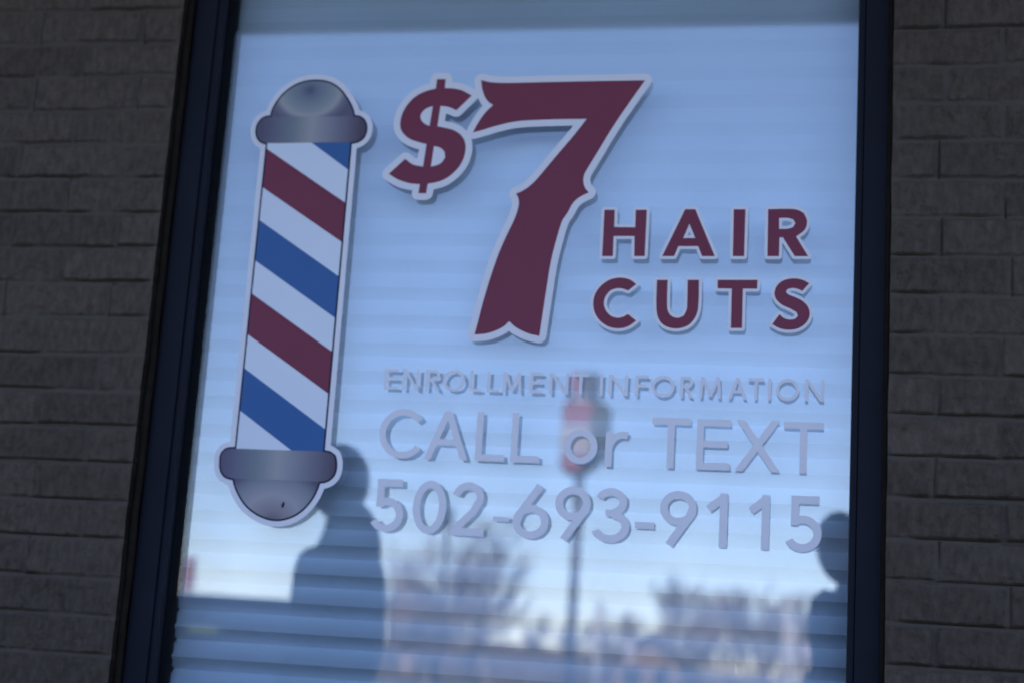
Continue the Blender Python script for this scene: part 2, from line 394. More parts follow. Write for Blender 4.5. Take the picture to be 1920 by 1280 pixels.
s = MB(); s.box((bx0 - .01, BD - .02, zz[-1][0] + .002), (bx1, BD + .02, WZ1 + .05)); bevel(s.build('headrail', M['trim_white'], sh), .003)
s = MB(); s.box((bx0, BD - .012, WZ0 - .03), (bx1, BD + .012, zz[0][0] - .001)); bevel(s.build('bottom_rail', M['trim_white'], sh), .003)

# ------------------------------------------------------------ cut vinyl: unions of outlines in the glass plane (millimetres)
def P(px, py): p = at(px, py, 0.0); return (p.x * 1000, p.z * 1000)
def smooth_ring(pts, corner=38, n=3):
    """round a traced ring except where it turns sharply"""
    m = len(pts); out = []
    def ang(i):
        a = Vector(pts[i]) - Vector(pts[i-1]); b_ = Vector(pts[(i+1) % m]) - Vector(pts[i])
        return abs(math.degrees(a.angle(b_, 0)))
    C_ = [ang(i) > corner for i in range(m)]
    for i in range(m):
        p0, p1, p2, p3 = (Vector(pts[(i + k) % m]) for k in (-1, 0, 1, 2))
        c1, c2 = C_[i], C_[(i+1) % m]
        L_ = (p2 - p1).length
        t1 = (p2 - p1) if c1 else (p2 - p0) * .5
        t2 = (p2 - p1) if c2 else (p3 - p1) * .5
        if not c1 and t1.length: t1 = t1.normalized() * L_
        if not c2 and t2.length: t2 = t2.normalized() * L_
        out.append(tuple(p1))
        if c1 and c2: continue
        for k in range(1, n):
            t = k / n
            q = p1 * (2*t**3-3*t*t+1) + t1 * (t**3-2*t*t+t) + p2 * (-2*t**3+3*t*t) + t2 * (t**3-t*t)
            out.append(tuple(q))
    return out
def caps(ring, r, n=14, step=2.2):
    """the band of radius r along a ring"""
    out = []; last = None; m = len(ring)
    for i in range(m):
        a = Vector(ring[i]); b_ = Vector(ring[(i+1) % m]); d_ = b_ - a
        if d_.length < 1e-6: continue
        nrm = Vector((-d_.y, d_.x)).normalized() * r
        out.append([tuple(a + nrm), tuple(a - nrm), tuple(b_ - nrm), tuple(b_ + nrm)])
        out.append([(a.x + r * math.cos(2*math.pi*(k+.37)/n), a.y + r * math.sin(2*math.pi*(k+.37)/n)) for k in range(n)])
    return out
def union(solids, holes=()):
    verts = []; faces = []; kind = []
    for lst, kd in ((solids, 1), (holes, 0)):
        for ring in lst:
            ar = sum(ring[i][0]*ring[(i+1) % len(ring)][1] - ring[(i+1) % len(ring)][0]*ring[i][1] for i in range(len(ring)))
            if abs(ar) < 1e-6: continue
            rg = ring if ar > 0 else ring[::-1]
            faces.append(list(range(len(verts), len(verts) + len(rg)))); verts += [Vector(p) for p in rg]; kind.append(kd)
    vo, eo, fo, _, _, of = delaunay_2d_cdt(verts, [], faces, 1, 1e-4, True)
    fs = []
    for f_, o_ in zip(fo, of):
        if not o_: continue
        ks = [kind[q] for q in o_]
        if 0 in ks and 1 in ks and union.hole_wins: continue
        if 1 in ks: fs.append(f_)
    return vo, fs
union.hole_wins = True
def vinyl(name, solids, holes, front, material, parent=None, thick=.00022, border=0, mi=None):
    """solids minus holes, or with a border width: that shape grown outward by it; mesh with its own thickness on the glass"""
    if border:
        h_ = []
        s_ = list(solids)
        for r in list(solids) + list(holes): s_ += caps(r, border)
        # holes survive where the border does not reach: shrink test by covering bands drawn as solids
        vo, fs = union_border(solids, holes, border)
    else: vo, fs = union(solids, holes)
    bm = bmesh.new(); vv = [bm.verts.new((v.x / 1000, 0, v.y / 1000)) for v in vo]
    for f_ in fs:
        try: bm.faces.new([vv[q] for q in f_])
        except ValueError: pass
    bmesh.ops.delete(bm, geom=[v for v in bm.verts if not v.link_faces], context='VERTS')
    for f_ in bm.faces:
        f_.normal_update()
        if f_.normal.y > 0: f_.normal_flip()
    ex = bmesh.ops.extrude_face_region(bm, geom=bm.faces[:])
    vs_ = [g_ for g_ in ex['geom'] if isinstance(g_, bmesh.types.BMVert)]
    keep_ = set(vs_)
    for v in bm.verts: v.co.y = front if v in keep_ else front + thick
    bm.normal_update()
    me = bpy.data.meshes.new(name); bm.to_mesh(me); bm.free()
    return link(name, me, material, parent)
def union_border(solids, holes, r):
    verts = []; faces = []; kind = []
    lst = [(x, 1) for x in solids] + [(x, 0) for x in holes]
    for rg in list(solids) + list(holes): lst += [(x, 2) for x in caps(rg, r)]
    for ring, kd in lst:
        ar = sum(ring[i][0]*ring[(i+1) % len(ring)][1] - ring[(i+1) % len(ring)][0]*ring[i][1] for i in range(len(ring)))
        if abs(ar) < 1e-6: continue
        rg = ring if ar > 0 else ring[::-1]
        faces.append(list(range(len(verts), len(verts) + len(rg)))); verts += [Vector(p) for p in rg]; kind.append(kd)
    vo, eo, fo, _, _, of = delaunay_2d_cdt(verts, [], faces, 1, 1e-4, True)
    fs = []
    for f_, o_ in zip(fo, of):
        ks = {kind[q] for q in o_}
        if 2 in ks or (1 in ks and 0 not in ks): fs.append(f_)
    return vo, fs
Y1, Y2, Y3, Y4 = -.00030, -.00058, -.00086, -.00114
def crop(ox, oy, sc): return lambda pts: [P(ox + x / sc, oy + y / sc) for x, y in pts]
cA = crop(400, 100, 2.7825); cB = crop(380, 560, 2.7825); cC = crop(700, 120, 3.4286); cD = crop(860, 340, 2.743)
px = lambda pts: [P(x, y) for x, y in pts]
MM = (P(1000, 400)[0] - P(990, 400)[0]) / 10             # mm per photo pixel mid-window

def decal(name, label, cat, x, y, group=None):
    p = at(x, y, 0); e_ = empty(name, (p.x, 0, p.z)); tag(e_, label, cat, group); return e_
def put(o, root): return local(o, root)

# --- price: dollar sign and seven share one white border
price = decal('price_decal', 'large maroon $7 price with pale outline on the window glass', 'window decal', 960, 400)
dol = smooth_ring(cC([(632,205),(570,172),(510,159),(460,158),(465,100),(410,100),(402,160),(330,180),(260,220),(205,285),(178,350),(174,405),(190,445),(232,482),(285,503),(342,517),
      (320,662),(255,648),(205,612),(100,708),(160,745),(230,768),(299,775),(290,833),(340,833),(350,772),(430,755),(500,715),(560,650),(590,575),(590,505),(560,455),(510,425),(460,412),(412,403),
      (432,272),(482,278),(535,300)]))
dh = [smooth_ring(cC([(383,273),(340,288),(310,318),(303,345),(315,372),(340,392),(362,400)])), smooth_ring(cC([(390,530),(430,540),(458,565),(462,602),(440,635),(410,652),(370,662)]))]
sev = smooth_ring(cC([(693,106),(760,120),(860,124),(1100,119),(1450,112),(1747,107),(1590,330),(1500,470),(1440,570),(1385,660),(1357,710),(1350,755),(1360,795),(1385,828),(1330,855),(1285,893),(1250,955),])
      + cD([(532,205),(500,310),(475,410),(455,530),(435,660),(415,795),(370,786),(325,768),(288,746),(260,720),(232,746),(190,768),(140,783),(82,788),(100,720),(130,605),(165,490),(205,375),(250,272),(285,200),(303,150),(310,112),(305,82),(295,65)])
      + cC([(960,817),(1010,782),(1060,732),(1120,660),(1200,565),(1290,460),(1372,355),(1200,357),(1050,362),(950,368),(860,382),(760,408),(700,427),(640,442),(680,370),(720,315),(770,266),(735,240),(712,200),(699,155)]))
def thin(r, tol=1.3):
    out = [r[0]]
    for p in r[1:]:
        if (Vector(p) - Vector(out[-1])).length > tol: out.append(p)
    return out
put(vinyl('dollar_sign', [dol], dh, Y2, M['red_vinyl']), price)
put(vinyl('numeral', [sev], [], Y2, M['red_vinyl']), price)
put(vinyl('outline', [thin(dol, 4), thin(sev, 4)], dh, Y1, M['white_vinyl'], border=13.0 * MM), price)

# --- HAIR / CUTS
G = {
 'H': ([[(750,148),(803,148),(800,236),(908,238),(911,148),(968,148),(957,386),(903,386),(905,283),(797,283),(793,386),(738,386)]], []),
 'A': ([[(1165,145),(1217,145),(1317,386),(1252,386),(1232,335),(1130,335),(1108,386),(1047,386)]], [[(1187,220),(1217,293),(1155,293)]]),
 'I': ([[(1415,145),(1475,145),(1468,386),(1410,386)]], []),
 'R': ([[(1592,145),(1690,143),(1740,147),(1775,165),(1792,205),(1780,250),(1735,285),(1797,386),(1728,386),(1668,290),(1650,290),(1647,386),(1588,386)]], [[(1648,190),(1695,190),(1722,198),(1732,217),(1720,237),(1693,245),(1648,246)]]),
 'C': ([[(913,530),(885,508),(850,498),(815,497),(770,510),(730,540),(702,580),(692,627),(700,675),(728,718),(770,747),(820,757),(870,747),(913,717),(870,683),(845,697),(815,702),(780,690),(755,660),(747,625),(757,590),(782,562),(815,551),(845,553),(872,563)]], []),
 'U': ([[(1020,508),(1075,508),(1072,640),(1081,678),(1103,697),(1130,702),(1157,692),(1171,665),(1175,640),(1178,508),(1236,508),(1232,650),(1215,703),(1180,741),(1125,757),(1070,748),(1032,715),(1017,655)]], []),
 'T': ([[(1332,508),(1537,508),(1535,553),(1462,553),(1457,755),(1400,755),(1405,553),(1332,551)]], []),
 'S': ([[(1803,525),(1770,508),(1725,500),(1680,507),(1645,528),(1625,567),(1632,605),(1662,635),(1705,655),(1738,674),(1745,693),(1728,708),(1698,711),(1670,702),(1650,684),(1613,735),(1650,756),(1695,764),(1745,757),(1785,730),(1805,690),(1798,648),(1770,617),(1732,597),(1697,583),(1683,570),(1690,556),(1715,550),(1743,554),(1767,565)]], []),
}
for word, spot, lab in (('HAIR', (1320, 440), 'maroon outlined word HAIR beside the big seven'), ('CUTS', (1320, 575), 'maroon outlined word CUTS directly under the word HAIR')):
    root = decal('window_lettering', lab, 'window lettering', *spot)
    for ch in word:
        so = [smooth_ring(cD(r)) for r in G[ch][0]]; ho = [smooth_ring(cD(r)) for r in G[ch][1]]
        lt = put(vinyl('letter', so, ho, Y2, M['red_vinyl']), root)
        bo = vinyl('letter_outline', [thin(r, 2.5) for r in so], ho, Y1, M['white_vinyl'], border=5.4 * MM)
        bo.parent = lt

# --- plain white lettering: drawn glyphs of one stroke width
def glyph(ch, x0, x1, z0, z1, w):
    """rings in mm for one character filling the box; w = stroke width"""
    W = x1 - x0; H = z1 - z0; out = []
    rect = lambda a, b_, c, d_: out.append([(x0+a, z0+b_), (x0+c, z0+b_), (x0+c, z0+d_), (x0+a, z0+d_)])
    def diag(xa, za, xb, zb_, k=1.0):
        hw = k * w / 2 * math.hypot(xb-xa, zb_-za) / abs(zb_-za)
        out.append([(x0+xa-hw, z0+za), (x0+xa+hw, z0+za), (x0+xb+hw, z0+zb_), (x0+xb-hw, z0+zb_)])
    def arc(cx, cz, rx, rz, a0, a1, n=30):
        n = max(4, int(n * abs(a1-a0) / 360)); o = []; i_ = []
        for k in range(n + 1):
            t = R_(a0 + (a1-a0) * k / n)
            o.append((x0 + cx + rx * math.cos(t), z0 + cz + rz * math.sin(t))); i_.append((x0 + cx + (rx-w) * math.cos(t), z0 + cz + (rz-w) * math.sin(t)))
        for k in range(n): out.append([o[k], o[k+1], i_[k+1], i_[k]])
    def stroke(pts):
        pts = [Vector(p) for p in pts]
        for k in range(len(pts)-1):
            a, b_ = pts[k], pts[k+1]; nn = Vector((-(b_-a).y, (b_-a).x)).normalized() * w / 2
            out.append([(x0+q.x, z0+q.y) for q in (a+nn, a-nn, b_-nn, b_+nn)])
            if k: out.append([(x0 + a.x + w/2*math.cos(2*math.pi*t/16), z0 + a.y + w/2*math.sin(2*math.pi*t/16)) for t in range(16)])
    v = w
    if ch == 'E': rect(0,0,v,H); rect(0,0,W,v); rect(0,H-v,W,H); rect(0,H*.5-v*.45,W*.92,H*.5+v*.55)
    elif ch == 'F': rect(0,0,v,H); rect(0,H-v,W,H); rect(0,H*.49-v*.45,W*.9,H*.49+v*.55)
    elif ch == 'L': rect(0,0,v,H); rect(0,0,W,v)
    elif ch == 'I': rect(W/2-v/2,0,W/2+v/2,H)
    elif ch == 'T': rect(W/2-v/2,0,W/2+v/2,H); rect(0,H-v,W,H)
    elif ch == '-': rect(0,0,W,H)
    elif ch == 'N': rect(0,0,v,H); rect(W-v,0,W,H); diag(v*.62,H,W-v*.62,0)
    elif ch == 'M': diag(v*.5,0,v*.9,H,.97); diag(W-v*.5,0,W-v*.9,H,.97); diag(v*.95,H,W/2,H*.08); diag(W-v*.95,H,W/2,H*.08)
    elif ch == 'A': diag(v*.55,0,W/2,H); diag(W-v*.55,0,W/2,H); rect(W*.2,H*.29,W*.8,H*.29+v*.92)
    elif ch == 'X': diag(v*.6,0,W-v*.75,H); diag(W-v*.6,0,v*.75,H)
    elif ch == 'O' or ch == 'o' or ch == '0': arc(W/2,H/2,W/2,H/2,0,360,56)
    elif ch == 'C': arc(W*.54,H/2,W*.54,H/2,38,322,60)
    elif ch == 'R':
        r = H * .27; rect(0,0,v,H); rect(0,H-v,W-r*1.05,H); rect(0,H-2*r,W-r*1.05,H-2*r+v); arc(W-r*1.08,H-r,r,r,-90,90,36); diag(W-v*.62,0,W*.42,H-2*r+v*.5)
    elif ch == 'r': rect(0,0,v,H*.98); arc(W*.78,H*.45,W*.78,H*.55,72,180,50)
    elif ch == '1': rect(W-v,0,W,H); stroke([(v*.35,H*.70),(W-v*.55,H-v*.55)])
    elif ch == '2':
        r = W*.47; arc(W*.48,H-r,r,r,-2,168,50); rect(0,0,W,v); stroke([(W*.48+r-v/2,H-r),(W*.48+r-v*.62,H-r*1.18),(W*.48+r-v*1.0,H-r*1.45),(W*.66,H-r*1.78),(v*.62,v*.75)])
    elif ch == '3':
        r1 = H*.26; r2 = H*.295; arc(W*.44,H-r1,W*.47,r1,-80,158,44); arc(W*.44,r2,W*.56,r2,-160,84,48); rect(W*.30,H*.5-v*.15,W*.52,H*.5+v*.75)
    elif ch == '5':
        r = W*.5; rz = H*.325; rect(W*.16,H-v,W*.92,H); rect(W*.14,H*.47,W*.14+v,H); arc(W*.47,rz,W*.53,rz,-152,128,54)
    elif ch == '6':
        r = W/2; rz = H*.315; arc(W/2,rz,r,rz,0,360,54); stroke([(v*.56,rz*1.02),(v*.95,rz*1.50),(W*.72,H-v*.1)])
    elif ch == '9':
        r = W/2; rz = H*.315; arc(W/2,H-rz,r,rz,0,360,54); stroke([(W-v*.56,H-rz*1.02),(W-v*.95,H-rz*1.50),(W*.28,v*.1)])
    return out
def line(name, lab, spot, chars, stroke_px, base, top, k_lower=None, cat='window lettering'):
    """chars: (char, left px, right px[, top px, bottom px]); base/top = two spots of the baseline and of the cap line"""
    root = decal(name, lab, cat, *spot)
    zb_ = (at(*base[0], 0).z + at(*base[1], 0).z) / 2 * 1000; zt_ = (at(*top[0], 0).z + at(*top[1], 0).z) / 2 * 1000
    for c in chars:
        ch, xl, xr = c[:3]
        fr = (xl - base[0][0]) / (base[1][0] - base[0][0]); by = base[0][1] + (base[1][1] - base[0][1]) * fr; ty = top[0][1] + (top[1][1] - top[0][1]) * fr
        my = (by + ty) / 2
        X0, X1 = P(xl, my)[0], P(xr, my)[0]; z0, z1 = zb_, zt_
        if ch in 'Oo0C2356' or ch == '9': ov = (zt_ - zb_) * .012; z0 -= ov; z1 += ov
        if len(c) > 3: z1 = P((xl + xr) / 2, c[3])[1]; z0 = P((xl + xr) / 2, c[4])[1]
        w_ = stroke_px * MM * .94
        put(vinyl('letter' if not (ch.isdigit() or ch == '-') else ('digit' if ch.isdigit() else 'hyphen'), glyph(ch, X0, X1, z0, z1, w_), [], Y1, M['white_vinyl']), root)
ex = lambda s_, ox, sc: [(a, ox + b_ / sc, ox + c / sc) for a, b_, c in s_]
c5 = ex([('E',130,212),('N',240,340),('R',375,465),('O',480,615),('L',645,715),('L',745,825),('M',838,955),('E',1002,1080),('N',1120,1235)], 680, 3.2)
c6 = ex([('T',1262-1408+1408,1355)], 680, 3.2)
c7 = ex([('I',12,36),('N',68,185),('F',228,305),('O',325,465),('R',497,578),('M',612,745),('A',785,900),('T',905,1000),('I',1022,1046),('O',1072,1212),('N',1245,1362)], 1120, 3.2)
line('window_lettering', 'small white words ENROLLMENT INFORMATION on the glass', (1130, 725), c5 + c6 + c7, 6.1, ((721,729.5),(1545,752)), ((721,694),(1545,708)))
line('window_lettering', 'white words CALL or TEXT above the telephone number', (1130, 825),
     ex([('C',100,362),('A',375,638),('L',680,858),('L',892,1068)], 680, 3.2) + [('o',1058,1121,804,869.5), ('r',1135.5,1178,808,875)]
     + ex([('T',325,558),('E',595,800),('X',826,1100),('T',1116,1358)], 1120, 3.2), 13.0, ((893,863),(1505,886.5)), ((893,773),(1505,788.5)))
line('window_lettering', 'white telephone number 502-693-9115 across the lower glass', (1120, 965),
     [('5',697,757.5),('0',774,837),('2',846.5,910),('-',926,955.5,968,976.5),('6',962,1030),('9',1040,1107),('3',1116,1181),('-',1191,1227,978,990.5),('9',1236.5,1306),('1',1322,1364),('1',1402,1443),('5',1473,1541)],
     14.6, ((735,996),(1510,1033)), ((735,899),(1510,929.5)))

# --- barber's pole
pole = decal('barber_pole_decal', "tall barber's pole picture with silver caps and red, white and blue slanting stripes", 'window decal', 555, 560)
topy, boty = 266, 847
lx = lambda y: 501.7 + (442.9 - 501.7) * (y - 269) / (845.7 - 269)
rx = lambda y: 657.0 + (605.7 - 657.0) * (y - 268) / (845.7 - 268)
domeT = smooth_ring(cA([(303,338),(312,300),(335,258),(372,213),(415,180),(465,157),(515,148),(565,149),(615,162),(658,192),(694,238),(722,290),(734,338)]), 60)
collT = smooth_ring(cA([(290,334),(258,345),(236,372),(228,400),(232,435),(250,460),(285,470),(440,469),(600,467),(715,466),(752,460),(780,440),(794,410),(795,378),(782,350),(755,334),(640,332),(450,333)]), 75)
collB = smooth_ring(cB([(165,780),(122,786),(100,810),(95,845),(98,890),(118,922),(165,936),(300,940),(450,945),(612,952),(650,945),(680,920),(692,885),(692,840),(678,810),(630,796),(480,790),(320,785)]), 75)
domeB = smooth_ring(cB([(163,925),(170,965),(188,1010),(222,1065),(265,1105),(320,1135),(375,1148),(430,1143),(490,1118),(545,1070),(585,1010),(612,940)]), 60)
shaft = px([(lx(topy), topy), (rx(topy), topy), (rx(boty), boty), (lx(boty), boty)])
put(vinyl('outline', [thin(domeT, 5), thin(collT, 5), shaft, thin(collB, 5), thin(domeB, 5)], [], Y1, M['white_vinyl'], border=13.6 * MM), pole)
put(vinyl('ink_outline', [thin(domeT, 4), thin(collT, 4), shaft, thin(collB, 4), thin(domeB, 4)], [], Y2, M['ink_line'], border=3.4 * MM), pole)
def band(a0, a1, b0, b1):
    """a stripe between left-edge heights a0..a1 and right-edge heights b0..b1 (photo pixels), cut to the shaft"""
    return px([(lx(a0), a0), (rx(b0), b0), (rx(b1), b1), (lx(a1), a1)])
W_ = [px([(lx(topy), topy), (581.5, topy), (rx(318.5), 318.5), (rx(380.3), 380.3), (lx(279.7), 279.7)]),
      band(352.3, 413.4, 454, 518), band(489.2, 551, 596, 658.8), band(627.2, 690, 737.2, 803.7),
      px([(lx(769.5), 769.5), (550.7, boty), (lx(boty), boty)])]
R__ = [band(279.7, 352.3, 380.3, 454), band(551, 627.2, 658.8, 737.2)]
B_ = [px([(581.5, topy), (rx(topy), topy), (rx(318.5), 318.5)]), band(413.4, 489.2, 518, 596), px([(lx(690), 690), (rx(803.7), 803.7), (rx(boty), boty), (550.7, boty), (lx(769.5), 769.5)])]
for lst, mm_, nm in ((W_, 'stripe_white', 'white stripe'), (R__, 'red_vinyl', 'maroon stripe'), (B_, 'blue_vinyl', 'blue stripe')):
    for r in lst:
        o = put(vinyl('stripe', [r], [], Y3, M[mm_]), pole); o['label'] = nm
a_, b_ = P(520, 210), P(460, 940)
cT = P(582, 170); cB_ = P(520, 968)
M['domeT'] = metal_print('printed_steel_upper_dome', 0, cT[0]/1000, cT[1]/1000, .085, .072, [(0,(0.122,0.115,0.194)),(.2,(0.207,0.230,0.296)),(.55,(0.305,0.345,0.367)),(.72,(0.439,0.414,0.428)),(.85,(0.220,0.207,0.265)),(1,(0.146,0.138,0.204))])
M['domeB'] = metal_print('printed_steel_lower_dome', 0, cB_[0]/1000 - .01, cB_[1]/1000 - .01, .11, .10, [(0,(0.171,0.138,0.173)),(.25,(0.329,0.287,0.316)),(.5,(0.439,0.391,0.428)),(.8,(0.268,0.276,0.326)),(1,(0.134,0.115,0.163))])
M['collT'] = metal_print('printed_steel_upper_collar', 0, P(584, 245)[0]/1000, 0, .100, 1, None)
M['collB'] = metal_print('printed_steel_lower_collar', 0, P(520, 875)[0]/1000, 0, .112, 1, None)
put(vinyl('upper_dome', [domeT], [], Y3, M['domeT']), pole)
put(vinyl('lower_dome', [domeB], [], Y3, M['domeB']), pole)
put(vinyl('upper_collar', [collT], [], Y4, M['collT']), pole)
put(vinyl('lower_collar', [collB], [], Y4, M['collB']), pole)
sp = P(531, 945.6)
f = MB(); f.add([((sp[0] + rx_ * math.cos(t) + .35 * rx_ * math.sin(t)) / 1000, y_, (sp[1] + 5.5 * math.sin(t)) / 1000) for y_, rx_ in ((-.0016, 2.4), (-.0011, 2.8)) for t in [2*math.pi*q/12 for q in range(12)]],
      [tuple(range(12))] + [(q, 12+q, 12+(q+1) % 12, (q+1) % 12) for q in range(12)])
tag(f.build('dirt_fleck', M['ink_line']), "small dark fleck stuck on the pole picture's lower silver dome", 'fleck')

# ------------------------------------------------------------ people on the pavement, seen in the glass
def ev_mesh(o):
    dg = bpy.context.evaluated_depsgraph_get(); dg.update()
    return bpy.data.meshes.new_from_object(o.evaluated_get(dg))
def skinned(points, edges):
    me = bpy.data.meshes.new('t'); me.from_pydata([p[:3] for p in points], edges, [])
    o = bpy.data.objects.new('t', me); col.objects.link(o)
    o.modifiers.new('s', 'SKIN'); o.modifiers.new('u', 'SUBSURF').levels = 1
    for v, p in zip(me.skin_vertices[0].data, points): v.radius = (p[3], p[4] if len(p) > 4 else p[3])
    me.skin_vertices[0].data[0].use_root = True
    m2 = ev_mesh(o); bpy.data.objects.remove(o)
    bm = bmesh.new(); bm.from_mesh(m2); bmesh.ops.recalc_face_normals(bm, faces=bm.faces); bm.to_mesh(m2); bm.free()
    return m2
def head_mesh(c, yaw):
    bm = bmesh.new(); bmesh.ops.create_uvsphere(bm, u_segments=28, v_segments=20, radius=1)
    for v in bm.verts:
        x, y, z = v.co                                # face looks to -y
        fr = max(0, -y)
        jaw = 1 - .28 * max(0, -z) ** 1.3
        X_, Y_, Z_ = x * .076 * jaw, y * .098 * (1 - .10 * max(0, -z)), z * .122
        g_ = lambda cx_, cz_, s_: math.exp(-((x - cx_) ** 2 + (z - cz_) ** 2) / s_)
        Y_ -= fr * (.020 * math.exp(-(x*x) / .010 - (z + .20) ** 2 / .022) + .009 * math.exp(-(x*x) / .008 - (z + .02) ** 2 / .03) + .007 * g_(0, -.52, .03) + .010 * g_(0, -.9, .05) + .005 * math.exp(-(z - .16) ** 2 / .012 - x*x / .3))
        Y_ += fr * (.010 * g_(.36, .02, .03) + .010 * g_(-.36, .02, .03) + .003 * g_(0, -.4, .008))
        v.co = (X_, Y_, Z_)
    for sx in (-1, 1):
        r = bmesh.ops.create_uvsphere(bm, u_segments=10, v_segments=8, radius=1)
        for v in r['verts']: v.co = Vector((sx * .078 + v.co.x * .012, .012 + v.co.y * .019, -.004 + v.co.z * .031))
    bmesh.ops.rotate(bm, verts=bm.verts, cent=(0, 0, 0), matrix=Matrix.Rotation(yaw, 3, 'Z'))
    bmesh.ops.translate(bm, verts=bm.verts, vec=c)
    me = bpy.data.meshes.new('h'); bm.to_mesh(me); bm.free(); return me
def hand(wrist, dir_, side, curl):
    """palm and five fingers as skinned chains; dir_ = along the hand, side = thumb side"""
    d_ = Vector(dir_).normalized(); s_ = Vector(side); s_ = (s_ - d_ * s_.dot(d_)).normalized(); n_ = d_.cross(s_)
    w_ = Vector(wrist); ms = []
    palm = skinned([(*w_, .024, .017), (*(w_ + d_*.045), .036, .015), (*(w_ + d_*.085), .038, .013)], [(0,1),(1,2)]); ms.append(palm)
    for k, (off, ln) in enumerate(((.030,.070),(.010,.078),(-.011,.072),(-.030,.056))):
        p = w_ + d_ * .075 + s_ * off; pts = [(*p, .0095)]; a_ = curl * .35
        for q in range(3):
            p = p + (d_ * math.cos(a_) + n_ * math.sin(a_)) * ln / 3 * (1.15 - .15*q); a_ += curl; pts.append((*p, .0088 - .0007*q))
        ms.append(skinned(pts, [(0,1),(1,2),(2,3)]))
    p = w_ + d_*.025 + s_*.022; pts = [(*p, .012)]
    for q, (a1, a2) in enumerate(((.9,.2),(.6,.45),(.3,.6))):
        p = p + (s_ * a1 + d_ * .8 + n_ * a2).normalized() * .028; pts.append((*p, .0105 - .001*q))
    ms.append(skinned(pts, [(0,1),(1,2),(2,3)]))
    return ms
def person(label, loc, rz, h, joints, edges, hands, head_c, head_yaw, hair_long, region):
    root_me = [skinned(joints[0], edges)] + [skinned(ar, [(0,1),(1,2),(2,3)]) for ar in joints[1]] + [head_mesh(head_c, head_yaw)]
    for hd in hands: root_me += hand(*hd)
    bm = bmesh.new()
    for m_ in root_me: bm.from_mesh(m_); bpy.data.meshes.remove(m_)
    me = bpy.data.meshes.new('person'); bm.to_mesh(me); bm.free()
    o = bpy.data.objects.new('t', me); col.objects.link(o)
    r = o.modifiers.new('r', 'REMESH'); r.mode = 'VOXEL'; r.voxel_size = .0065; r.use_smooth_shade = True
    s_ = o.modifiers.new('s', 'SMOOTH'); s_.factor = .5; s_.iterations = 3
    m2 = ev_mesh(o); bpy.data.objects.remove(o); m2.name = 'person'
    p = link('person', m2, [M['skin'], M['coat'], M['trousers'], M['tyre']], None, True)
    n_ = len(m2.polygons); cc = np.zeros(n_ * 3, np.float32); m2.polygons.foreach_get('center', cc); cc = cc.reshape(-1, 3)
    m2.polygons.foreach_set('material_index', region(cc).astype(np.int32))
    p.location = loc; p.rotation_euler = (0, 0, rz); p.scale = (h, h, h); tag(p, label, 'person')
    bm = bmesh.new(); bmesh.ops.create_uvsphere(bm, u_segments=32, v_segments=22, radius=1)
    dl = [v for v in bm.verts if v.co.y < -.30 and v.co.z < .42 or v.co.z < -.55 - hair_long and v.co.y < .9 or (v.co.y < -.02 and v.co.z < .1)]
    bmesh.ops.delete(bm, geom=dl, context='VERTS')
    for v in bm.verts: v.co = Vector((v.co.x * .086, v.co.y * .108 + .004, v.co.z * .130 + .004)) * (1 + .018 * math.sin(v.co.x * 23) * math.sin(v.co.z * 17))
    bmesh.ops.rotate(bm, verts=bm.verts, cent=(0, 0, 0), matrix=Matrix.Rotation(head_yaw, 3, 'Z')); bmesh.ops.translate(bm, verts=bm.verts, vec=head_c)
    hm = bpy.data.meshes.new('hair'); bm.to_mesh(hm); bm.free()
    ho = link('hair', hm, M['hair'], p, True); sd = ho.modifiers.new('t', 'SOLIDIFY'); sd.thickness = .012
    rot = Matrix.Rotation(head_yaw, 3, 'Z')
    for sx in (-1, 1):
        for nm, rad, off, m_ in (('eye', .0105, (sx*.029, -.0765, .000), M['sign_white']), ('pupil', .0058, (sx*.029, -.0825, .000), M['camera_black'])):
            bm = bmesh.new(); bmesh.ops.create_uvsphere(bm, u_segments=12, v_segments=8, radius=rad); bmesh.ops.translate(bm, verts=bm.verts, vec=Vector(head_c) + rot @ Vector(off))
            em = bpy.data.meshes.new(nm); bm.to_mesh(em); bm.free(); link(nm, em, m_, p, True)
        bm_ = MB(); bm_.tube([Vector(head_c) + rot @ Vector(q) for q in ((sx*.013,-.0905,.020),(sx*.029,-.0885,.0245),(sx*.046,-.078,.020))], [.0030,.0036,.002], 6); bm_.build('eyebrow', M['hair'], p, True)
    bm_ = MB(); bm_.tube([Vector(head_c) + rot @ Vector(q) for q in ((-.022,-.0845,-.062),(-.008,-.0925,-.0605),(.008,-.0925,-.0605),(.022,-.0845,-.062))], [.002,.0042,.0042,.002], 6); bm_.build('mouth', M['lips'], p, True)
    return p
